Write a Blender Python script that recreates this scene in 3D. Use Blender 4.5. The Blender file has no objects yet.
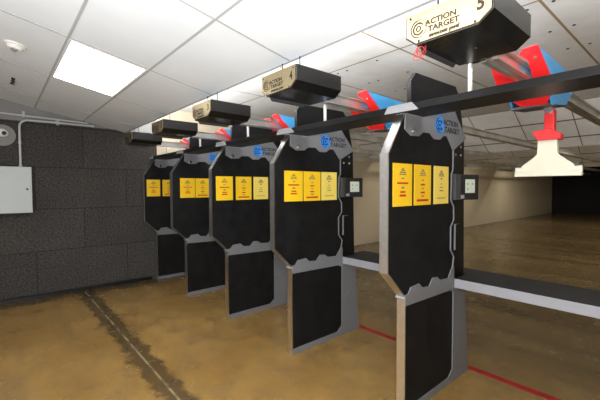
import bpy, bmesh, math, random
from mathutils import Vector, Matrix
random.seed(4)
C = bpy.context.scene.collection
S = 1.22                      # spacing of the lanes
XW = -5.0                   # left wall
XR = 3.9                      # right wall
CEIL = 3.0
SL = 0.2                      # slope of the tile ceiling
def zc(y): return 2.5 - SL * (y + .4)

# ------------------------------------------------------------------ materials
def mat(name, col, rough=.5, metal=0., spec=.5, noise=None, bump=None, coat=0., emit=None):
    m = bpy.data.materials.new(name); m.use_nodes = True
    nt = m.node_tree; b = nt.nodes['Principled BSDF']
    b.inputs['Base Color'].default_value = (*col, 1); b.inputs['Roughness'].default_value = rough
    b.inputs['Metallic'].default_value = metal; b.inputs['Specular IOR Level'].default_value = spec
    b.inputs['Coat Weight'].default_value = coat
    if emit:
        b.inputs['Emission Color'].default_value = (*emit[0], 1); b.inputs['Emission Strength'].default_value = emit[1]
    tc = nt.nodes.new('ShaderNodeNewGeometry')
    if noise:
        sc, amt = noise
        n = nt.nodes.new('ShaderNodeTexNoise'); n.inputs['Scale'].default_value = sc; n.inputs['Detail'].default_value = 6
        nt.links.new(tc.outputs['Position'], n.inputs['Vector'])
        r = nt.nodes.new('ShaderNodeMapRange'); r.inputs[1].default_value = .3; r.inputs[2].default_value = .7
        r.inputs[3].default_value = 1 - amt; r.inputs[4].default_value = 1 + amt
        nt.links.new(n.outputs['Fac'], r.inputs[0])
        mx = nt.nodes.new('ShaderNodeMix'); mx.data_type = 'RGBA'; mx.blend_type = 'MULTIPLY'; mx.inputs[0].default_value = 1
        mx.inputs[6].default_value = (*col, 1); nt.links.new(r.outputs[0], mx.inputs[7])
        nt.links.new(mx.outputs[2], b.inputs['Base Color'])
    if bump:
        sc, st = bump
        n = nt.nodes.new('ShaderNodeTexNoise'); n.inputs['Scale'].default_value = sc; n.inputs['Detail'].default_value = 4
        nt.links.new(tc.outputs['Position'], n.inputs['Vector'])
        bp = nt.nodes.new('ShaderNodeBump'); bp.inputs['Strength'].default_value = st; bp.inputs['Distance'].default_value = .01
        nt.links.new(n.outputs['Fac'], bp.inputs['Height']); nt.links.new(bp.outputs[0], b.inputs['Normal'])
    return m

class NT:
    """small helper for writing node maths"""
    def __init__(s, m): s.t = m.node_tree; s.b = s.t.nodes['Principled BSDF']
    def n(s, kind, **kw):
        x = s.t.nodes.new(kind)
        for k, v in kw.items(): setattr(x, k, v)
        return x
    def math(s, op, a, b=None, c=None, clamp=False):
        x = s.n('ShaderNodeMath', operation=op, use_clamp=clamp)
        for i, v in enumerate((a, b, c)):
            if v is None: continue
            if hasattr(v, 'links'): s.t.links.new(v, x.inputs[i])
            else: x.inputs[i].default_value = v
        return x.outputs[0]
    def noise(s, vec, scale, detail=4, rough=.5):
        x = s.n('ShaderNodeTexNoise'); x.inputs['Scale'].default_value = scale; x.inputs['Detail'].default_value = detail
        x.inputs['Roughness'].default_value = rough
        s.t.links.new(vec, x.inputs['Vector']); return x.outputs['Fac']
    def rng(s, v, a, b, c=0., d=1., smooth=False):
        x = s.n('ShaderNodeMapRange', interpolation_type='SMOOTHSTEP' if smooth else 'LINEAR')
        s.t.links.new(v, x.inputs[0])
        for i, q in enumerate((a, b, c, d)): x.inputs[i + 1].default_value = q
        return x.outputs[0]
    def mix(s, f, a, b, blend='MIX'):
        x = s.n('ShaderNodeMix', data_type='RGBA', blend_type=blend)
        for i, v in ((0, f), (6, a), (7, b)):
            if hasattr(v, 'links'): s.t.links.new(v, x.inputs[i])
            elif i == 0: x.inputs[0].default_value = v
            else: x.inputs[i].default_value = (*v, 1)
        return x.outputs[2]
    def pos(s):
        g = s.n('ShaderNodeNewGeometry'); q = s.n('ShaderNodeSeparateXYZ'); s.t.links.new(g.outputs['Position'], q.inputs[0])
        return g.outputs['Position'], q.outputs
    def scaled(s, p, v):
        x = s.n('ShaderNodeVectorMath', operation='MULTIPLY'); s.t.links.new(p, x.inputs[0]); x.inputs[1].default_value = v
        return x.outputs[0]

def floor_mat():
    m = mat('stained_concrete', (.3, .2, .1), .35); k = NT(m); p, q = k.pos()
    big = k.noise(p, .9, 6, .6); mid = k.noise(p, 4.5, 8, .65); fine = k.noise(p, 38, 4)
    strk = k.noise(k.scaled(p, (.35, 2.6, 1)), 1.6, 6, .6)
    c = k.mix(k.rng(big, .3, .7), (.235, .132, .034), (.390, .240, .076))
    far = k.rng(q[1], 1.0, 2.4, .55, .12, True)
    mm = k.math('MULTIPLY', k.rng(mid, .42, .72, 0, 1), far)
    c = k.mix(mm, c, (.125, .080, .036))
    c = k.mix(k.rng(strk, .5, .75, 0, .5), c, (.13, .085, .040))
    # the range side blends to a greyer brown
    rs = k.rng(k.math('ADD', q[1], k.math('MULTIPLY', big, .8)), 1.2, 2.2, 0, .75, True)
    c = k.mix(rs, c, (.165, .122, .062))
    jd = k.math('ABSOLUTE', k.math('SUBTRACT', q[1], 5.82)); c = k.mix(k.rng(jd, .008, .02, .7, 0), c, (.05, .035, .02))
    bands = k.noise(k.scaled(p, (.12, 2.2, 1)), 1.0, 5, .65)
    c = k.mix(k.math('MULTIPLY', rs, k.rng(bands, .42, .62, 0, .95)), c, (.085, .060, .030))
    c = k.mix(k.math('MULTIPLY', k.rng(fine, .35, .7, 0, .4), far), c, (.11, .07, .03))
    # damp stain that follows the control joint, irregular outline
    wob = k.math('MULTIPLY', k.math('SUBTRACT', k.noise(k.scaled(p, (1, 1, 1)), 5, 6, .7), .5), .34)
    d = k.math('ABSOLUTE', k.math('ADD', k.math('ADD', q[1], 1.10), wob))
    st = k.rng(d, .07, .14, 1, 0, True)
    xr = k.rng(q[0], -1.15, -.75, 1, 0, True)
    c = k.mix(k.math('MULTIPLY', k.math('MULTIPLY', st, xr), .78), c, (.045, .033, .018))
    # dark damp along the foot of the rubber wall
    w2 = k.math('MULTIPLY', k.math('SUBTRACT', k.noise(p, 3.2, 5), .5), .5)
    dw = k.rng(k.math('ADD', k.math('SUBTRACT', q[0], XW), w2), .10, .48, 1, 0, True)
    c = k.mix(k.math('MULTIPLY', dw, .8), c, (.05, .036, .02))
    # the joint itself: a thin pale line broken up by dirt
    jl = k.rng(k.math('ABSOLUTE', k.math('ADD', q[1], 1.10)), .006, .012, 1, 0)
    brk = k.rng(k.noise(p, 6, 3), .40, .55)
    c = k.mix(k.math('MULTIPLY', k.math('MULTIPLY', jl, brk), .75), c, (.34, .27, .16))
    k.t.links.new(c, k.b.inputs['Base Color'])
    k.t.links.new(k.rng(mid, .3, .75, .13, .36), k.b.inputs['Roughness'])
    bp = k.n('ShaderNodeBump'); bp.inputs['Strength'].default_value = .12; bp.inputs['Distance'].default_value = .01
    k.t.links.new(mid, bp.inputs['Height']); k.t.links.new(bp.outputs[0], k.b.inputs['Normal'])
    return m

def rubber_wall_mat():
    m = mat('rubber_acoustic_wall', (.06, .06, .06), .95, spec=.2); k = NT(m); p, q = k.pos()
    cb = k.n('ShaderNodeCombineXYZ'); k.t.links.new(k.math('ADD', q[1], 1.07 + 12 * 1.22), cb.inputs[0]); k.t.links.new(k.math('ADD', q[2], -.06), cb.inputs[1])
    br = k.n('ShaderNodeTexBrick'); k.t.links.new(cb.outputs[0], br.inputs['Vector'])
    br.inputs['Scale'].default_value = 1; br.inputs['Brick Width'].default_value = 1.22; br.inputs['Row Height'].default_value = .615
    br.inputs['Mortar Size'].default_value = .007; br.inputs['Mortar Smooth'].default_value = .4; br.inputs['Bias'].default_value = 0
    br.inputs['Color1'].default_value = (1, 1, 1, 1); br.inputs['Color2'].default_value = (.82, .82, .82, 1); br.inputs['Mortar'].default_value = (.4, .4, .4, 1)
    sp = k.noise(p, 42, 4, .75); bl = k.noise(p, 1.6, 6)
    c = k.mix(k.rng(sp, .34, .68), (.020, .0185, .0175), (.112, .105, .098))
    c = k.mix(1., c, br.outputs['Color'], 'MULTIPLY')
    c = k.mix(k.rng(bl, .4, .7, 0, .3), c, (.030, .028, .027))
    k.t.links.new(c, k.b.inputs['Base Color'])
    bp = k.n('ShaderNodeBump'); bp.inputs['Strength'].default_value = .5; bp.inputs['Distance'].default_value = .01
    k.t.links.new(sp, bp.inputs['Height']); k.t.links.new(bp.outputs[0], k.b.inputs['Normal'])
    return m

def panel_mat(name, col, grid, seam, wid):
    """ceiling boards in rows with narrow seams; grid = (width, row, offset x, offset v), v = along the slope"""
    m = mat(name, col, .85, spec=.3); k = NT(m); p, q = k.pos()
    g = grid
    cb = k.n('ShaderNodeCombineXYZ'); k.t.links.new(k.math('ADD', q[0], g[2] + 20 * g[0]), cb.inputs[0])
    k.t.links.new(k.math('ADD', q[1 if g[4] == 'y' else 2], g[3] + 20 * g[1]), cb.inputs[1])
    br = k.n('ShaderNodeTexBrick'); br.offset = g[5]; k.t.links.new(cb.outputs[0], br.inputs['Vector'])
    br.inputs['Scale'].default_value = 1; br.inputs['Brick Width'].default_value = g[0]; br.inputs['Row Height'].default_value = g[1]
    br.inputs['Mortar Size'].default_value = wid; br.inputs['Mortar Smooth'].default_value = .2
    br.inputs['Color1'].default_value = (*col, 1); br.inputs['Color2'].default_value = (*[c * .94 for c in col], 1); br.inputs['Mortar'].default_value = (*seam, 1)
    n = k.noise(p, 6, 6)
    c = k.mix(1., br.outputs['Color'], k.mix(k.rng(n, .35, .7), (.94, .94, .94), (1.03, 1.03, 1.03)), 'MULTIPLY')
    k.t.links.new(c, k.b.inputs['Base Color'])
    return m

M = {}
M['floor'] = floor_mat()
M['rubber_wall'] = rubber_wall_mat()
M['cream'] = mat('cream_painted_block', (.60, .525, .39), .8, noise=(.8, .06))
M['greywall'] = mat('grey_painted_wall', (.22, .22, .22), .8, noise=(2, .1))
M['palewall'] = mat('pale_painted_wall', (.60, .59, .56), .8, noise=(2, .04))
M['tile'] = mat('white_ceiling_tile', (.72, .755, .785), .92, spec=.2, noise=(3, .02), bump=(160, .08))
M['tbar'] = mat('ceiling_grid_white', (.42, .43, .44), .6)
M['board'] = panel_mat('white_ceiling_board', (.74, .74, .73), (1.22, 2.44, .75, -1.04, 'y', 0), (.30, .22, .12), .012)
M['baffle'] = panel_mat('baffle_board', (.70, .68, .65), (.82, .25, 1.04, 0, 'z', .0), (.16, .10, .045), .009)
M['trap'] = mat('bullet_trap_black', (.012, .012, .012), .9)
M['rubber'] = mat('black_rubber_sheet', (.0065, .0065, .007), .66, spec=.22, noise=(7, .5), bump=(200, .1))
M['plate'] = mat('black_painted_steel', (.006, .006, .0065), .42, spec=.25, noise=(5, .2))
M['grey'] = mat('grey_powder_coat', (.165, .17, .18), .5, spec=.4, bump=(260, .06))
M['darkgrey'] = mat('dark_grey_bracket', (.045, .045, .047), .5, bump=(260, .1))
M['greyshelf'] = mat('grey_shelf_front', (.25, .255, .28), .55, bump=(260, .06))
M['lightgrey'] = mat('light_grey_bracket', (.25, .255, .27), .5)
M['alu'] = mat('brushed_aluminium', (.80, .80, .80), .30, metal=1, noise=(30, .06))
M['galv'] = mat('galvanised_rail', (.72, .72, .70), .33, metal=.9, noise=(4, .2))
M['boxblack'] = mat('glossy_black_housing', (.006, .006, .006), .22, spec=.55)
M['gold'] = mat('gold_face_plate', (.50, .41, .25), .36, metal=.95, noise=(50, .05))
M['ink'] = mat('black_ink', (.012, .012, .012), .6)
M['brown_ink'] = mat('dark_brown_ink', (.035, .022, .012), .6)
M['logo_blue'] = mat('logo_blue', (.03, .24, .75), .4)
M['yellow'] = mat('yellow_sign', (.90, .57, .015), .5)
M['paleyellow'] = mat('pale_yellow_sign', (.88, .68, .13), .5)
M['red_ink'] = mat('red_ink', (.55, .03, .01), .5)
M['grey_ink'] = mat('grey_ink', (.22, .20, .08), .6)
M['red'] = mat('red_carrier_paint', (.56, .010, .014), .40, spec=.4, coat=.1)
M['blue'] = mat('blue_carrier_cover', (.04, .25, .52), .34, spec=.5, coat=.2)
M['white_clamp'] = mat('ivory_plastic_clamp', (.55, .535, .43), .45)
M['white'] = mat('white_plastic', (.75, .74, .70), .5)
M['boxgrey'] = mat('light_grey_enclosure', (.42, .46, .46), .42)
M['conduit'] = mat('painted_conduit', (.50, .51, .52), .45)
M['blackplastic'] = mat('black_plastic', (.015, .015, .015), .4)
M['screen'] = mat('lit_screen', (.3, .33, .28), .3, emit=((.62, .68, .56), .35))
M['chrome'] = mat('chrome', (.8, .8, .8), .15, metal=1)
M['tape'] = mat('red_floor_line', (.36, .014, .014), .6, noise=(9, .35))
M['shelftop'] = mat('black_shelf_mat', (.014, .013, .013), .75, noise=(9, .3))
M['diffuser'] = mat('light_diffuser', (.9, .9, .9), .6, emit=((1, .98, .95), 9.0))
M['lightframe'] = mat('light_frame', (.7, .7, .7), .5)
M['wire'] = mat('red_wire', (.45, .04, .03), .5)

# ------------------------------------------------------------------ mesh helpers
def link(name, bm, m, parent=None, smooth=False):
    me = bpy.data.meshes.new(name); bmesh.ops.recalc_face_normals(bm, faces=bm.faces[:]); bm.to_mesh(me); bm.free()
    if m is not None: me.materials.append(m)
    if smooth:
        for p in me.polygons: p.use_smooth = True
    o = bpy.data.objects.new(name, me); C.objects.link(o)
    if parent is not None: o.parent = parent
    return o
def bx(bm, lo, hi, bev=0.):
    vs = [bm.verts.new((x, y, z)) for x in (lo[0], hi[0]) for y in (lo[1], hi[1]) for z in (lo[2], hi[2])]
    fs = [bm.faces.new([vs[i] for i in f]) for f in ((0, 1, 3, 2), (4, 6, 7, 5), (0, 4, 5, 1), (2, 3, 7, 6), (0, 2, 6, 4), (1, 5, 7, 3))]
    if bev: bmesh.ops.bevel(bm, geom=list({e for f in fs for e in f.edges}), offset=bev, segments=2, affect='EDGES', profile=.5)
    return bm
def box(lo, hi, bev=0.): return bx(bmesh.new(), lo, hi, bev)
def prism(bm, poly, a, b, axis=0, bev=0.):
    """closed outline extruded along an axis. axis 0: poly=(y,z); axis 1: poly=(x,z); axis 2: poly=(x,y)"""
    def P(u, v, t): return {0: (t, u, v), 1: (u, t, v), 2: (u, v, t)}[axis]
    A = [bm.verts.new(P(u, v, a)) for u, v in poly]; B = [bm.verts.new(P(u, v, b)) for u, v in poly]
    n = len(poly); fs = [bm.faces.new(A), bm.faces.new(B[::-1])]
    for i in range(n): fs.append(bm.faces.new((A[i], B[i], B[(i + 1) % n], A[(i + 1) % n])))
    if bev: bmesh.ops.bevel(bm, geom=list(fs[0].edges) + list(fs[1].edges), offset=bev, segments=1, affect='EDGES')
    return bm
def pr(poly, a, b, axis=0, bev=0.): return prism(bmesh.new(), poly, a, b, axis, bev)
def cyl(bm, p0, p1, r, seg=16, r2=None):
    p0, p1 = Vector(p0), Vector(p1); d = p1 - p0
    M4 = Matrix.Translation((p0 + p1) / 2) @ d.to_track_quat('Z', 'Y').to_matrix().to_4x4()
    bmesh.ops.create_cone(bm, cap_ends=True, segments=seg, radius1=r, radius2=r if r2 is None else r2, depth=d.length, matrix=M4)
    return bm
def tube(bm, pts, r, seg=10):
    pts = [Vector(p) for p in pts]; rings = []
    for i, p in enumerate(pts):
        d = (pts[min(i + 1, len(pts) - 1)] - pts[max(i - 1, 0)]).normalized()
        qt = d.to_track_quat('Z', 'Y')
        rings.append([bm.verts.new(p + qt @ Vector((r * math.cos(a), r * math.sin(a), 0))) for a in [2 * math.pi * k / seg for k in range(seg)]])
    for A, B in zip(rings, rings[1:]):
        for k in range(seg): bm.faces.new((A[k], A[(k + 1) % seg], B[(k + 1) % seg], B[k]))
    bm.faces.new(rings[0]); bm.faces.new(rings[-1][::-1]); return bm
def frame(ox, ux, uy, un):
    m = Matrix.Identity(4)
    for i in range(3): m[i][0], m[i][1], m[i][2], m[i][3] = ux[i], uy[i], un[i], ox[i]
    return m
def ring(bm, r0, r1, mtx, a0=0., a1=360., t=.0012, seg=32):
    n = max(3, int(seg * (a1 - a0) / 360)); L = []
    for i in range(n + 1):
        a = math.radians(a0 + (a1 - a0) * i / n); c, s = math.cos(a), math.sin(a)
        L.append([bm.verts.new(mtx @ Vector((r * c, r * s, z))) for r, z in ((r0, 0), (r1, 0), (r1, t), (r0, t))])
    for A, B in zip(L, L[1:]):
        for k in range(4): bm.faces.new((A[k], A[(k + 1) % 4], B[(k + 1) % 4], B[k]))
    if a1 - a0 < 360:
        bm.faces.new(L[0]); bm.faces.new(L[-1][::-1])
    return bm
def disc(bm, r, mtx, t=.0012, seg=28, z0=0.):
    bmesh.ops.create_cone(bm, cap_ends=True, segments=seg, radius1=r, radius2=r, depth=t, matrix=mtx @ Matrix.Translation((0, 0, z0 + t / 2))); return bm
def quadbox(bm, x0, y0, x1, y1, mtx, t=.0012):
    vs = [bm.verts.new(mtx @ Vector(c)) for c in [(x, y, z) for x in (x0, x1) for y in (y0, y1) for z in (0, t)]]
    for f in ((0, 1, 3, 2), (4, 6, 7, 5), (0, 4, 5, 1), (2, 3, 7, 6), (0, 2, 6, 4), (1, 5, 7, 3)): bm.faces.new([vs[i] for i in f])
    return bm
def text(bm, s, x0, y0, w, h, mtx, t=.0012, bold=.012, shear=0.):
    """lettering fitted to a w by h rectangle"""
    cu = bpy.data.curves.new('lettering', 'FONT'); cu.body = s; cu.extrude = .001; cu.offset = bold; cu.shear = shear; cu.resolution_u = 3
    o = bpy.data.objects.new('lettering', cu); C.objects.link(o)
    dg = bpy.context.evaluated_depsgraph_get(); dg.update()
    me = bpy.data.meshes.new_from_object(o.evaluated_get(dg))
    xs = [v.co.x for v in me.vertices]; ys = [v.co.y for v in me.vertices]
    a, b, c, d = min(xs), max(xs), min(ys), max(ys)
    for v in me.vertices:
        v.co = mtx @ Vector((x0 + (v.co.x - a) / (b - a) * w, y0 + (v.co.y - c) / (d - c) * h, t if v.co.z > 0 else 0))
    bm.from_mesh(me); bpy.data.meshes.remove(me); bpy.data.objects.remove(o); bpy.data.curves.remove(cu); return bm

def merge(name, parts, parent=None):
    """several printed layers as one mesh with one material slot each"""
    bm = bmesh.new(); mats = []
    for b, m in parts:
        if m not in mats: mats.append(m)
        bmesh.ops.recalc_face_normals(b, faces=b.faces[:])
        for f in b.faces: f.material_index = mats.index(m)
        me = bpy.data.meshes.new('layer'); b.to_mesh(me); b.free(); bm.from_mesh(me); bpy.data.meshes.remove(me)
    me = bpy.data.meshes.new(name); bm.to_mesh(me); bm.free()
    for m in mats: me.materials.append(m)
    o = bpy.data.objects.new(name, me); C.objects.link(o)
    if parent is not None: o.parent = parent
    return o
def tag(o, label=None, cat=None, group=None, kind=None):
    for k, v in (('label', label), ('category', cat), ('group', group), ('kind', kind)):
        if v: o[k] = v
    return o
def thing(name, label, cat, loc, group=None, rot=(0, 0, 0)):
    o = bpy.data.objects.new(name, None); C.objects.link(o); o.location = loc; o.rotation_euler = rot
    o.empty_display_size = .1
    return tag(o, label, cat, group)
def struct(name, bm, m): return tag(link(name, bm, m), kind='structure')
def copy_tree(o, parent=None):
    c = o.copy(); C.objects.link(c)
    if parent is not None: c.parent = parent
    for ch in [k for k in C.objects if k.parent == o]: copy_tree(ch, c)
    return c

# ------------------------------------------------------------------ room
YB, YE = -4.6, 24.0
struct('floor', box((XW - .2, YB - .2, -.1), (XR + .2, YE + .2, 0)), M['floor'])
YC = .05
struct('wall_left', box((XW - .2, YB, 0), (XW, YC, 2.545)), M['rubber_wall'])
w = struct('wall_left_upper', box((XW - .2, YB, 2.545), (XW - .012, YC, 3.4)), M['greywall'])
struct('wall_left_downrange', box((XW - .2, YC, 0), (XW, YE, CEIL)), M['cream'])
struct('wall_right', box((XR, YB, 0), (XR + .2, YE, 3.4)), M['cream'])
struct('wall_rear', box((XW - .2, YB - .2, 0), (XR + .2, YB, 3.4)), M['palewall'])
struct('wall_back', box((XW - .2, YE - .35, 0), (XR + .2, YE, CEIL)), M['trap'])
struct('baseboard_left', pr([(XW, 0), (XW + .014, 0), (XW + .009, .045), (XW, .05)], YB, YC - .12, axis=1), M['plate'])
YS = -.46
struct('ceiling', pr([(YB, zc(YB)), (YS, zc(YS)), (YS, zc(YS) + .03), (YB, zc(YB) + .03)], XW - .2, XR + .2), M['tile'])
struct('trim_1', pr([(YS - .03, zc(YS - .03) + .03), (YS, zc(YS) + .03), (YS, CEIL + .05), (YS - .03, CEIL + .05)], XW - .2, XR + .2), M['greywall'])
YBF = 5.08
struct('ceiling_downrange', box((XW, YS, CEIL), (XR, YE, CEIL + .06)), M['board'])
# ceiling grid
bm = bmesh.new(); n_ = Vector((0, SL, 1)).normalized()
for k in range(7):
    y = YS - .598 * k; a = .009
    prism(bm, [(y - a, zc(y - a)), (y + a, zc(y + a)), (y + a, zc(y + a) - .004), (y - a, zc(y - a) - .004)], XW, XR)
for k in range(-3, 5):
    x = -1.885 + 1.22 * k
    if not XW < x < XR: continue
    prism(bm, [(YB, zc(YB)), (YS, zc(YS)), (YS, zc(YS) - .0035), (YB, zc(YB) - .0035)], x - .008, x + .008)
struct('trim_2', bm, M['tbar'])
# ceiling bolts
bm = bmesh.new()
for y in (1.13, 1.74, 2.35):
    for x in (.36, .537, -.59, -1.10, -1.54, -1.69, -2.6, -2.77):
        cyl(bm, (x, y, CEIL), (x, y, CEIL - .005), .013, 10)
struct('trim_3', bm, M['blackplastic'])
# bullet baffles across the range
for i, (y0, name) in enumerate(((YBF, 'ceiling_baffle'), (9.4, 'ceiling_baffle'), (14.0, 'ceiling_baffle'))):
    dy = 1.05; zb = 2.347
    struct('trim_%d' % (4 + i), pr([(y0, CEIL), (y0 + dy, zb), (y0 + dy + .05, zb + .03), (y0 + .06, CEIL)], XW, XR), M['baffle'])

# ------------------------------------------------------------------ lane dividers
T = .061
def side_frame(x): return frame((x, 0, 0), (0, 1, 0), (0, 0, 1), (1, 0, 0))
JAG_TOP = [(.662, 1.885), (.562, 1.988), (.499, 1.986), (.454, 1.953), (.365, 1.950), (.307, 1.988), (.203, 1.984), (.159, 1.952), (.057, 1.946), (-.02, 1.984)]
JAG_MID = [(-.002, .855), (.034, .856), (.071, .898), (.175, .904), (.221, .867), (.313, .860), (.364, .914), (.430, .908), (.476, .877), (.603, .871), (.675, .955)]
def make_divider(label):
    t = thing('lane_divider', label, 'divider', (0, 0, 0), 'lane dividers in the firing line')
    # ballistic core panels faced with black rubber
    link('upper_panel', pr([(0, .84), (-.200, 1.033), (-.200, 1.81), (-.018, 2.085), (.66, 2.14), (.70, 1.9), (.70, .80), (0, .80)], -T, -.004), M['rubber'], t)
    link('lower_panel', pr([(.003, .03), (.70, .03), (.70, .80), (.003, .80)], -T, -.004), M['rubber'], t)
    # tall ballistic plate behind the panel
    tp = link('tall_plate', pr([(.08, 1.2), (.08, 2.33), (.14, 2.395), (.73, 2.404), (.782, 2.35), (.842, 2.16), (.888, 1.99), (.915, .80), (.5, .80)], -.050, -.016, bev=.002), M['plate'], t)
    for y in (.730, .818):
        for z in (1.925, 1.856): link('bolt', cyl(bmesh.new(), (-.016, y, z), (-.009, y, z), .011, 12), M['chrome'], tp)
    # aluminium channel on the front edge
    e = [(0, 0), (0, .84), (-.203, 1.033), (-.203, 1.81), (-.020, 2.088)]
    bm = bmesh.new()
    def strip(pts, d):
        out = []
        for i, p in enumerate(pts):
            p = Vector(p); a = Vector(pts[max(i - 1, 0)]); b = Vector(pts[min(i + 1, len(pts) - 1)])
            dirs = [v.normalized() for v in ((p - a), (b - p)) if v.length > 0]
            nn = sum(((Vector((v.y, -v.x))) for v in dirs), Vector((0, 0))).normalized(); s = nn.dot(Vector((dirs[0].y, -dirs[0].x)))
            out.append(p + nn * d / s)
        return out
    o = strip(e, -.004); i_ = strip(e, .006); e0 = strip(e, 0)
    for A, B, x0, x1 in ((o, e0, -T - .002, .001), (e0, i_, -.006, .001), (e0, i_, -T - .002, -T + .004)):
        for k in range(len(e) - 1):
            prism(bm, [A[k], A[k + 1], B[k + 1], B[k]], x0, x1)
    link('edge_trim', bm, M['alu'], t)
    link('knuckle_cap', box((-T - .006, -.016, .828), (.006, .004, .842), .002), M['lightgrey'], t)
    # grey sheet metal on the face
    f = link('top_fascia', pr([(-.014, 2.104), (.671, 2.206), (.880, 1.995)] + JAG_TOP, -.006, .004, bev=.001), M['grey'], t)
    mx = side_frame(.0042)
    lg = link('logo_disc', disc(bmesh.new(), .068, mx @ Matrix.Translation((.440, 2.060, 0)), .001), M['logo_blue'], f)
    bm = bmesh.new(); m2 = side_frame(.0054) @ Matrix.Translation((.440, 2.060, 0))
    ring(bm, .026, .036, m2, 25, 335); ring(bm, .052, .058, m2, 100, 290); disc(bm, .011, m2)
    for a in (45, 135, 225, 315):
        c, s = math.cos(math.radians(a)), math.sin(math.radians(a)); quadbox(bm, c * .044 - .006, s * .044 - .006, c * .044 + .006, s * .044 + .006, m2)
    link('target_emblem', bm, M['ink'], f)
    bm = bmesh.new(); text(bm, 'ACTION', .492, 2.070, .235, .044, mx, bold=.03); text(bm, 'TARGET', .512, 2.015, .245, .044, mx, bold=.03)
    link('lettering', bm, M['ink'], f)
    bm = bmesh.new(); cyl(bm, (.004, .068, 1.976), (.016, .068, 1.976), .019, 16); cyl(bm, (.016, .068, 1.976), (.022, .068, 1.976), .010, 6)
    link('latch_bolt', bm, M['chrome'], t, False)
    # jagged strip down the far edge
    fr = [(.662, 1.885), (.662, 1.735), (.638, 1.70), (.632, 1.491), (.680, 1.434), (.683, 1.329), (.634, 1.276), (.636, 1.091), (.690, 1.030), (.675, .955)]
    bm = bmesh.new()
    for (a, b), (c, d) in zip(fr, fr[1:]):
        prism(bm, [(a, b), (c, d), (c + .012, d), (a + .012, b)], -.004, .004)
    link('side_trim', bm, M['grey'], t)
    bm = bmesh.new(); prism(bm, [(.709, 1.083), (.719, 1.083), (.719, 1.275), (.730, 1.292), (.709, 1.292)], -.016, .004); prism(bm, [(.722, 1.288), (.80, 1.288), (.80, 1.292), (.722, 1.292)], -.016, -.006)
    link('hook_rail', bm, M['grey'], t)
    link('middle_strip', pr(JAG_MID + [(.702, .952), (.700, .733), (.639, .768), (-.002, .778)], -.005, .004, bev=.001), M['grey'], t)
    link('base_rail', pr([(-.002, 0), (.985, 0), (.978, .035), (.705, .116), (.622, .054), (-.002, .050)], -.005, .004, bev=.001), M['grey'], t)
    link('foot_channel', box((-T - .004, .004, 0), (-.006, .97, .03)), M['grey'], t)
    bm = pr([(.703, .03), (.975, .03), (.932, .45), (.905, .778), (.703, .778)], -T - .004, .002, bev=.003)
    prism(bm, [(.690, .10), (.703, .10), (.703, .76), (.690, .74)], -.004, .0045)
    po = link('rear_post', bm, M['grey'], t)
    link('post_seam', pr([(.706, .395), (.840, .460), (.840, .464), (.706, .399)], .001, .0035), M['lightgrey'], po)
    # light bracket that caps the crossbar
    bm = pr([(-.115, 2.088), (-.090, 2.130), (.095, 2.133), (.140, 2.084)], -.089, -.0825, axis=1)
    prism(bm, [(-.090, 2.1315), (.095, 2.1315), (.095, 2.136), (-.090, 2.136)], -.089, -.03, axis=1)
    link('crossbar_bracket', bm, M['lightgrey'], t)
    return t
DL = {5: 'largest and nearest black lane divider, full height in view, bench joined to its right',
      4: 'second-nearest black lane divider, just left of the largest one, three yellow signs on it',
      3: 'middle lane divider of the five, with three yellow signs and no screen in view',
      2: 'second lane divider from the black rubber wall, showing two yellow signs',
      1: 'farthest and smallest lane divider, standing against the black rubber wall'}
XK = {5: 0, 4: -S, 3: -2 * S, 2: -3 * S, 1: -4 * S - .035}
d5 = make_divider(DL[5]); div = {5: d5}
for k in (4, 3, 2, 1): div[k] = copy_tree(d5); div[k]['label'] = DL[k]
for k in XK: div[k].location = (XK[k], 0, 0)
# the divider against the wall has a low rear plate only
for ch in [o for o in C.objects if o.parent == div[1] and o.name.startswith('tall_plate')]:
    ch.data = ch.data.copy(); ch.name = 'rear_plate'
    for v in ch.data.vertices:
        if v.co.z > 2.03: v.co.z = 2.03 - (v.co.z - 2.0) * .02; v.co.y = min(v.co.y, .86)

# ------------------------------------------------------------------ yellow signs taped to the dividers
def make_sign(kind, label):
    m = M['paleyellow'] if kind == 2 else M['yellow']
    W, H = .225, .287
    mx = side_frame(.0026); c = W / 2
    crest = bmesh.new()       # a peaked badge over short bars
    for (x0, y0, x1, y1) in ((-.010, .247, .010, .256), (-.020, .237, .020, .246), (-.034, .222, -.014, .233), (.014, .222, .034, .233), (-.012, .222, .012, .231), (-.040, .210, .040, .217)):
        quadbox(crest, c + x0, y0, c + x1, y1, mx, .0006)
    L = [(box((0, 0, 0), (.0025, W, H)), m), (crest, M['grey_ink'])]
    def bars(Q, mm):
        bm = bmesh.new()
        for y, hw, hh in Q: quadbox(bm, c - hw, y - hh, c + hw, y + hh, mx, .0006)
        L.append((bm, mm))
    if kind == 0:
        bars([(.155, .066, .006), (.096, .030, .006), (.072, .038, .007)], M['red_ink']); bars([(.187, .016, .004), (.125, .017, .006)], M['grey_ink'])
    elif kind == 1:
        bars([(.146, .028, .006), (.090, .028, .006), (.034, .078, .008)], M['red_ink']); bars([(.178, .014, .004), (.118, .016, .004), (.064, .018, .005)], M['grey_ink'])
    else:
        bars([(.192, .012, .006), (.152, .014, .003), (.126, .026, .003), (.100, .028, .004), (.044, .066, .003)], M['grey_ink'])
    return tag(merge('yellow_sign', L), label, 'sign', 'yellow notices on the dividers')
SGY = {5: (-.148, .104, .371), 4: (-.086, .150, .388), 3: (-.147, .119, .375), 2: (-.084, .150), 1: (-.158, .108)}
SGZ = {5: 1.466, 4: 1.464, 3: 1.445, 2: 1.450, 1: 1.452}
WH = {5: 'nearest divider', 4: 'second-nearest divider', 3: 'middle divider', 2: 'second-farthest divider', 1: 'farthest divider'}
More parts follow.
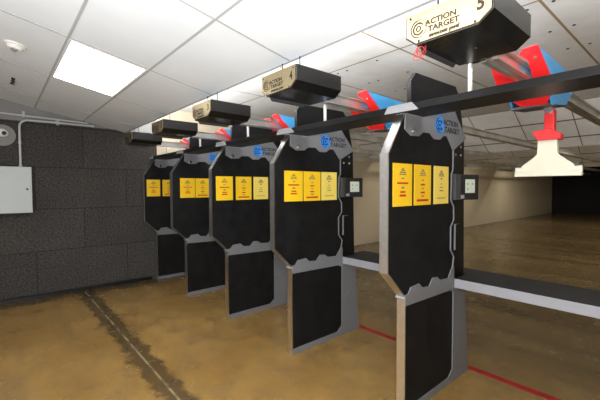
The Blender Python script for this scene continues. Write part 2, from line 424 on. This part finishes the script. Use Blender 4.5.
KN = {0: 'orange-yellow sign with one long red bar near its top, on the %s', 1: 'orange-yellow sign with a long red bar at its foot, on the %s', 2: 'pale yellow sign without red bars, on the %s'}
proto = {}
for k in (5, 4, 3, 2, 1):
    for i in range(3 if k >= 3 else 2):
        lab = KN[i] % WH[k]
        if i in proto: s = copy_tree(proto[i]); s['label'] = lab
        else: s = proto[i] = make_sign(i, lab)
        s.location = (XK[k] - .0035, SGY[k][i], SGZ[k])

# ------------------------------------------------------------------ touch screens
def make_screen(label):
    a = math.atan2(.05, .225)
    t = thing('touch_screen', label, 'screen', (.046, .700, 1.49), 'lane control screens', (0, 0, -a))
    L = .23; H = .205
    link('casing', box((-.024, 0, 0), (0, L, H), .004), M['blackplastic'], t)
    bm = bmesh.new()
    for y, z in ((.092, .128), (.148, .128), (.092, .088)): bx(bm, (.0012, y - .007, z - .006), (.002, y + .007, z + .006))
    merge('display', [(box((-.0005, .062, .056), (.0012, .180, .166)), M['screen']), (bm, M['grey_ink'])], t)
    link('badge', box((0, .010, .012), (.0015, .050, .040)), M['lightgrey'], t)
    bm = box((-.034, -.050, .0), (-.004, -.004, .208), .003); bx(bm, (-.034, -.01, .04), (-.0245, .06, .16), .002)
    link('wall_mount', bm, M['darkgrey'], t)
    return t
s5 = make_screen('black touch screen on the far edge of the nearest divider'); s5.location.x = .043
s4 = copy_tree(s5); s4['label'] = 'black touch screen on the far edge of the second-nearest divider'; s4.location.x = .043 - S

# ------------------------------------------------------------------ shooting benches
def make_bench(label):
    t = thing('shooting_bench', label, 'bench', (0, 0, 0), 'benches between the dividers')
    x0, x1 = .006, S - T - .012
    link('top_mat', pr([(x0, .706), (x1, .706), (x1, 1.14), (-T - .011, 1.14), (-T - .011, .935), (x0, .935)], .838, .852, axis=2, bev=.002), M['shelftop'], t)
    bm = pr([(.698, .778), (.706, .778), (.706, .850), (.698, .850)], x0, x1); bx(bm, (x0, .706, .80), (x1, 1.135, .838)); bx(bm, (-T - .011, .94, .80), (x0, 1.135, .838))
    link('front_apron', bm, M['greyshelf'], t)
    return t
b5 = make_bench('gray-fronted bench with black top running off the right edge of view')
b4 = copy_tree(b5); b4['label'] = 'short visible length of gray-fronted black bench between the two nearest dividers'; b4.location.x = -S

# ------------------------------------------------------------------ crossbar over the dividers
bm = box((XW + .01, -.082, 2.088), (2.45, -.027, 2.131), .002)
for k in (5, 4, 3, 2, 1): bx(bm, (XK[k] + .012, -.03, 2.089), (XK[k] + S - T - .012, .19, 2.094))
tag(link('crossbar', bm, M['plate']), 'long black crossbar running over the tops of all the lane dividers', 'beam')

# ------------------------------------------------------------------ motor housings with gold face plates
LC = .578
def make_housing(n, label):
    t = thing('motor_housing', label, 'motor housing', (LC - .008 + XK[n], -.59, 2.26), 'overhead lane motor housings')
    w = .201
    prof = [(-w, .150), (-w, .046), (-w + .060, 0), (w - .060, 0), (w, .046), (w, .150)]
    link('case', pr(prof, .004, .435, axis=1, bev=.003), M['boxblack'], t)
    link('lower_flange', pr([(.0, .045), (.05, -.026), (.36, -.026), (.435, .045)], -w + .058, -w + .063), M['darkgrey'], t)
    for x in (-.1, .1): link('hanger_rod', cyl(bmesh.new(), (x, .12, .150), (x, .12, zc(-.47) - 2.26), .0035, 10), M['plate'], t)
    q = .010
    fp = link('face_plate', pr([(-w + q, .148), (-w + q, .049), (-w + .060, q), (w - .060, q), (w - q, .049), (w - q, .148)], -.002, .004, axis=1), M['gold'], t)
    mx = frame((0, -.0022, 0), (1, 0, 0), (0, 0, 1), (0, -1, 0))
    bm = bmesh.new(); m2 = mx @ Matrix.Translation((-.130, .072, 0))
    ring(bm, .036, .041, m2, 95, 265); ring(bm, .039, .041, m2, 265, 455); ring(bm, .022, .029, m2, 30, 330); ring(bm, .008, .013, m2)
    link('target_emblem', bm, M['brown_ink'], fp)
    bm = bmesh.new(); text(bm, 'ACTION', -.098, .073, .146, .026, mx, bold=.03); text(bm, 'TARGET', -.083, .042, .146, .026, mx, bold=.03); text(bm, 'mancom pwd', -.078, .012, .142, .024, mx, bold=.055, shear=.2)
    link('lettering', bm, M['brown_ink'], fp)
    bm = bmesh.new(); text(bm, str(n), .134, .056, .030, .058, mx, bold=.03)
    link('lane_number', bm, M['brown_ink'], fp)
    for x, z in ((-.172, .130), (.172, .130), (-.128, .016), (.128, .016)):
        link('screw', disc(bmesh.new(), .0055, mx @ Matrix.Translation((x, z, 0)), .002, 12), M['ink'], fp)
    return t
HL = {5: 'black motor housing with number 5 on its gold plate, largest, at the top edge',
      4: 'black motor housing with number 4 on its plate, hanging above the second-nearest divider',
      3: 'black motor housing third from the right, hanging above the middle divider',
      2: 'small black motor housing fourth from the right, hanging above the second divider from the wall',
      1: 'farthest black motor housing, overhead against the black rubber wall'}
for k in (5, 4, 3, 2, 1): make_housing(k, HL[k])
bm = bmesh.new(); pts = [(.405, -.545, 2.292)]
for i in range(90):
    a = i * .33
    pts.append((.428 + .020 * math.sin(a * 1.31) + .010 * math.cos(a * .47), -.56 + .014 * math.cos(a * .83), 2.236 + .026 * math.sin(a) + .010 * math.sin(a * .61)))
tube(bm, pts, .0016, 5)
tag(link('wire_tangle', bm, M['wire']), 'small tangle of thin red wire hanging under the housing numbered 5', 'wire')

# ------------------------------------------------------------------ support rods
RL = {5: 'thin white vertical rod on the crossbar, rising behind the housing numbered 5',
      4: 'thin white vertical rod on the crossbar, rising behind the housing numbered 4',
      3: 'thin white vertical rod on the crossbar behind the middle motor housing',
      2: 'short white rod on the crossbar behind the second motor housing from the wall',
      1: 'farthest white rod on the crossbar, nearest the black wall'}
bm = cyl(bmesh.new(), (0, 0, 0), (0, 0, .231), .0125, 14); cyl(bm, (0, 0, 0), (0, 0, .008), .024, 14); rod = merge('support_rod', [(bm, M['white']), (box((-.016, -.016, .229), (.1355, .016, .236)), M['plate'])])
for k in (5, 4, 3, 2, 1):
    r = rod if k == 5 else rod.copy()
    if k != 5: C.objects.link(r)
    r.location = (.400 + XK[k], .045, 2.0945); tag(r, RL[k], 'rod', 'rods holding up the crossbar')

# ------------------------------------------------------------------ overhead rails
def make_track(label):
    t = thing('overhead_track', label, 'track', (LC, 0, 2.252), 'overhead target tracks')
    for s in (-1, 1):
        a, b = s * .014, s * .043
        bm = bmesh.new(); x0, x1 = min(a, b), max(a, b)
        H = .080
        bx(bm, (x0, -.14, H - .006), (x1, 23.2, H)); bx(bm, (x0, -.14, 0), (x1, 23.2, .006))
        xw = (a - .003, a + .003); bx(bm, (min(xw), -.14, .006), (max(xw), 23.2, H - .006))
        link('rail', bm, M['galv'], t)
    for y in (YBF, 9.4, 14.0):
        link('track_hanger', box((-.045, y + 1.06, .080), (.045, y + 1.085, 2.362 - 2.252), .001), M['plate'], t)
    link('end_plate', box((-.044, 23.2, 0), (.044, 23.65, .08), .002), M['plate'], t)
    return t
TL = {5: 'steel target track of the nearest lane, leaving the frame at the right',
      4: 'steel target track running downrange from the housing numbered 4',
      3: 'steel target track running downrange from the middle motor housing',
      2: 'steel target track running downrange from the second housing from the wall',
      1: 'steel target track of the farthest lane, closest to the left wall'}
tr = make_track(TL[5])
for k in (4, 3, 2, 1):
    q = copy_tree(tr); q['label'] = TL[k]; q.location.x = LC + XK[k]

# ------------------------------------------------------------------ target carriers
def make_carrier(label):
    t = thing('target_carrier', label, 'target carrier', (LC, 0, 0), 'red and blue target carriers')
    # red yoke plate, leaning: y grows as z falls
    def Y(z): return .235 + (2.395 - z) * 1.08
    P = [(-.152, 2.354), (-.155, 2.25), (-.112, 2.182), (-.060, 2.126), (.086, 2.120), (.138, 2.189), (.140, 2.25), (.115, 2.399), (.035, 2.396), (.014, 2.378), (.050, 2.345), (.050, 2.245), (-.050, 2.245), (-.050, 2.370), (-.12, 2.385)]
    bm = bmesh.new(); nn = Vector((0, -1, -1.08)).normalized() * .012
    A = [bm.verts.new((x, Y(z), z)) for x, z in P]; B = [bm.verts.new(Vector((x, Y(z), z)) + nn) for x, z in P]
    bm.faces.new(A); bm.faces.new(B[::-1])
    for i in range(len(P)): j = (i + 1) % len(P); bm.faces.new((A[i], B[i], B[j], A[j]))
    y = link('red_yoke', bm, M['red'], t)
    for x, z in ((-.06, 2.165), (-.03, 2.165), (.09, 2.35), (-.12, 2.24), (-.1, 2.235)):
        c = Vector((x, Y(z), z)) + nn; link('yoke_bolt', cyl(bmesh.new(), c, c + nn * .5, .009, 10), M['chrome'], y)
    side = [(.25, 2.39), (.84, 2.372), (1.03, 2.29), (.84, 2.145), (.54, 2.105), (.46, 2.188)]
    link('blue_side', pr(side, .104, .118, bev=.002), M['blue'], t)
    link('blue_side', pr([(.42, 2.385), (.84, 2.372), (1.03, 2.29), (.84, 2.16), (.62, 2.14), (.56, 2.2)], -.150, -.136, bev=.002), M['blue'], t)
    link('blue_bottom', pr([(.56, 2.125), (.84, 2.150), (1.0, 2.27), (1.0, 2.255), (.84, 2.137), (.56, 2.112)], -.136, .104), M['darkgrey'], t)
    for s in (-1, 1):
        for yy in (.45, .85): link('roller', cyl(bmesh.new(), (s * .043, yy, 2.292), (s * .104, yy, 2.292), .022, 14), M['blackplastic'], t)
    # hanger arm and clamp
    hy = .85
    bm = box((-.006, hy - .03, 1.96), (.054, hy + .03, 2.125), .004)
    prism(bm, [(-.075, 1.985), (.03, 2.0), (.098, 1.955), (.098, 1.92), (-.04, 1.92)], hy - .045, hy + .03, axis=1, bev=.003)
    link('red_arm', bm, M['red'], t)
    bm = bmesh.new(); cyl(bm, (.024, hy - .055, 2.125), (.024, hy + .03, 2.125), .026, 18)
    link('pulley', bm, M['chrome'], t)
    cx = .012
    pl = [(-.058, 1.925), (.058, 1.925), (.058, 1.825), (.075, 1.805), (.150, 1.745), (.200, 1.735), (.200, 1.668), (-.200, 1.668), (-.200, 1.735), (-.150, 1.745), (-.075, 1.805), (-.058, 1.825)]
    bm = pr([(x + cx, z) for x, z in pl], hy - .012, hy + .012, axis=1, bev=.003); bx(bm, (cx - .2, hy - .024, 1.668), (cx + .2, hy + .012, 1.700), .003)
    cl = link('target_clamp', bm, M['white_clamp'], t)
    for x in (-.172, .172): link('clamp_knob', box((cx + x - .015, hy - .02, 1.735), (cx + x + .015, hy + .01, 1.760), .002), M['blackplastic'], cl)
    return t
CL = {5: 'red and blue target carrier with white clamp hanging in full view, nearest lane',
      4: 'red and blue target carrier behind the crossbar, between the two nearest dividers',
      3: 'red and blue target carrier above the gap between the middle and second-nearest dividers',
      2: 'small red and blue target carrier just left of the middle divider top',
      1: 'farthest and smallest red and blue target carrier, nearest the black wall'}
ca = make_carrier(CL[5])
for k in (4, 3, 2, 1):
    q = copy_tree(ca); q['label'] = CL[k]; q.location.x = LC + XK[k]

# ------------------------------------------------------------------ ceiling fittings
tilt = -math.atan(SL)
def make_light(x, y, label):
    t = thing('ceiling_light', label, 'ceiling light', (x, y, zc(y)), 'ceiling light panels', (tilt, 0, 0))
    hx, hy = .60, .297
    link('diffuser', box((-hx + .02, -hy + .02, -.005), (hx - .02, hy - .02, -.002)), M['diffuser'], t)
    bm = bmesh.new()
    for a, b in (((-hx, -hy), (hx, -hy + .02)), ((-hx, hy - .02), (hx, hy)), ((-hx, -hy + .02), (-hx + .02, hy - .02)), ((hx - .02, -hy + .02), (hx, hy - .02))): bx(bm, (*a, -.008), (*b, -.0005))
    link('light_frame', bm, M['lightframe'], t)
    return t
make_light(-1.885 - .61, YS - .598 * 1.5, 'bright rectangular ceiling light in full view at the upper left')
make_light(-1.885 + 1.22 + .61, YS - .598 * 1.5, 'bright ceiling light cut off by the top edge of the view')

t = thing('smoke_detector', 'white round smoke detector on the ceiling near the upper left corner', 'smoke detector', (-2.52, -1.95, zc(-1.95)), None, (tilt, 0, 0))
bm = bmesh.new(); cyl(bm, (0, 0, 0), (0, 0, -.014), .075, 28); cyl(bm, (0, 0, -.014), (0, 0, -.042), .062, 28, .045)
link('detector_body', bm, M['white'], t)
link('sensor_cap', cyl(bmesh.new(), (0, 0, -.042), (0, 0, -.056), .026, 20, .016), M['greywall'], t)
t = thing('ceiling_sprinkler', 'small dark sprinkler fitting on the ceiling below the smoke detector', 'sprinkler', (-3.74, -1.93, zc(-1.93)), None, (tilt, 0, 0))
link('escutcheon', cyl(bmesh.new(), (0, 0, 0), (0, 0, -.008), .035, 20), M['white'], t)
bm = cyl(bmesh.new(), (0, 0, -.008), (0, 0, -.05), .011, 12); cyl(bm, (0, 0, -.05), (0, 0, -.054), .026, 16)
link('sprinkler_head', bm, M['blackplastic'], t)
for x in (-.05, .05): link('mounting_clip', box((x - .028, -.018, -.012), (x + .028, .018, 0), .003), M['blackplastic'], t)

# ------------------------------------------------------------------ left wall fittings
t = thing('electrical_box', 'light gray electrical enclosure on the black rubber wall at the left edge', 'electrical box', (XW, -2.02, 1.255))
link('enclosure', box((0, -.30, 0), (.15, .30, .64), .004), M['boxgrey'], t)
dr = link('cover_door', box((.15, -.295, .006), (.156, .295, .634), .002), M['boxgrey'], t)
link('door_lock', cyl(bmesh.new(), (.156, .245, .33), (.162, .245, .33), .014, 16), M['blackplastic'], dr)
px = XW + .045
bm = bmesh.new(); R = .10; pts = [(px, -1.835, 1.895)] + [(px, -1.835, 2.2)]
for i in range(7):
    a = math.radians(90 * i / 6); pts.append((px, -1.835 + R - R * math.cos(a), 2.455 + R * math.sin(a)))
pts += [(px, -1.4, 2.560), (px, -.93, 2.560)]
tube(bm, pts, .014, 12)
t = thing('electrical_conduit', 'thin gray conduit rising from the electrical box and bending along the wall top', 'conduit', (0, 0, 0))
link('pipe', bm, M['conduit'], t)
bm = bmesh.new(); cyl(bm, (px, -1.42, 2.56), (px, -1.36, 2.56), .021, 14); bx(bm, (XW, -1.405, 2.53), (px, -1.375, 2.60), .003)
cyl(bm, (px, -1.835, 1.895), (px, -1.835, 1.92), .021, 14); cyl(bm, (px, -.95, 2.56), (px, -.92, 2.56), .019, 14); cyl(bm, (px, -1.835, 2.22), (px, -1.835, 2.26), .018, 14); bx(bm, (XW, -.945, 2.545), (px, -.925, 2.575)); bx(bm, (XW, -1.85, 2.225), (px, -1.82, 2.255))
link('coupling', bm, M['conduit'], t)
bm = bmesh.new(); tube(bm, [(XW + .02, -3.2, 2.652), (XW + .02, -1.0, 2.600)], .013, 10); bx(bm, (XW - .012, -1.80, 2.60), (XW + .020, -1.77, 2.68), .003)
tag(link('upper_conduit', bm, M['conduit']), 'straight gray pipe along the very top of the left wall, above the bent conduit', 'conduit')
t = thing('dome_fixture', 'round gray wall plate with white dome and dark lens, above the electrical box', 'wall fixture', (XW + .001, -2.02, 2.325))
bm = cyl(bmesh.new(), (0, 0, 0), (.018, 0, 0), .145, 40); link('back_plate', bm, M['greywall'], t)
bm = bmesh.new(); bmesh.ops.create_uvsphere(bm, u_segments=24, v_segments=14, radius=.062, matrix=Matrix.Translation((.03, .0, .03)) @ Matrix.Diagonal((.9, 1.15, .9, 1)))
link('dome', bm, M['white'], t, True)
bm = bmesh.new(); cyl(bm, (.075, .015, .022), (.092, .018, .020), .026, 20); link('lens', bm, M['blackplastic'], t)

# ------------------------------------------------------------------ red firing line on the floor
tag(link('floor_line', box((XW + .01, .99, 0), (XR - .01, 1.06, .0015)), M['tape']), 'red line across the floor just behind the dividers and under the benches', 'floor marking')

# ------------------------------------------------------------------ camera
f_, yaw, pit, rol, cx_, cy_, cz_ = (353.74783, .86064, .03504, -.00348, 1.35019, -2.10782, 1.59389)
F = Vector((-math.sin(yaw) * math.cos(pit), math.cos(yaw) * math.cos(pit), -math.sin(pit)))
R_ = Vector((math.cos(yaw), math.sin(yaw), 0)); U_ = R_.cross(F)
R2 = R_ * math.cos(rol) + U_ * math.sin(rol); U2 = U_ * math.cos(rol) - R_ * math.sin(rol)
cd = bpy.data.cameras.new('camera'); cam = bpy.data.objects.new('camera', cd); C.objects.link(cam)
cam.matrix_world = frame((cx_, cy_, cz_), R2, U2, -F)
cd.sensor_width = 36; cd.lens = f_ * 36 / 600; cd.clip_start = .02; cd.clip_end = 100
bpy.context.scene.camera = cam

# ------------------------------------------------------------------ lights
def area(name, loc, target, sx, sy, power, col=(1, 1, 1)):
    l = bpy.data.lights.new(name, 'AREA'); l.shape = 'RECTANGLE'; l.size = sx; l.size_y = sy; l.energy = power; l.color = col
    o = bpy.data.objects.new(name, l); C.objects.link(o); o.location = loc
    o.rotation_euler = (Vector(target) - Vector(loc)).to_track_quat('-Z', 'Y').to_euler(); return o
# photographer's flash beside the camera: part goes forward, part is bounced off the ceiling
area('flash', (1.55, -2.25, 1.95), (-1.5, .6, 1.7), .12, .08, 58, (1, .98, .95))
area('flash_bounce', (.6, -3.0, .9), (-.6, -1.0, 2.7), .8, .8, 112, (.94, .97, 1))
# ceiling lights of the bay behind the camera
for x in (-3.1, -.65, 1.8):
    area('bay_lamp', (x, -3.6, zc(-3.6) - .02), (x, -3.55, 0), 1.1, .5, 22, (1, .97, .93))
# added fill lights without a fixture, behind the ceiling edge, washing the range ceiling
for x in (-3.6, -1.2, 1.2):
    area('edge_fill_light', (x, -.40, 2.50), (x, .30, 3.35), 2.2, .06, 62, (1, .985, .965))
# lamps behind the baffles downrange
for y in (6.6, 11.0, 15.5):
    for x in (-3.4, 0., 3.0):
        area('range_lamp', (x, y, 2.75), (x, y + .8, 0), .6, .15, 27, (1, .91, .76))
w = bpy.data.worlds.new('world'); bpy.context.scene.world = w; w.use_nodes = True
w.node_tree.nodes['Background'].inputs[0].default_value = (.01, .01, .01, 1)
vs = bpy.context.scene.view_settings
vs.view_transform = 'Standard'; vs.look = 'None'; vs.gamma = 1; vs.use_curve_mapping = False; vs.exposure = 0.0
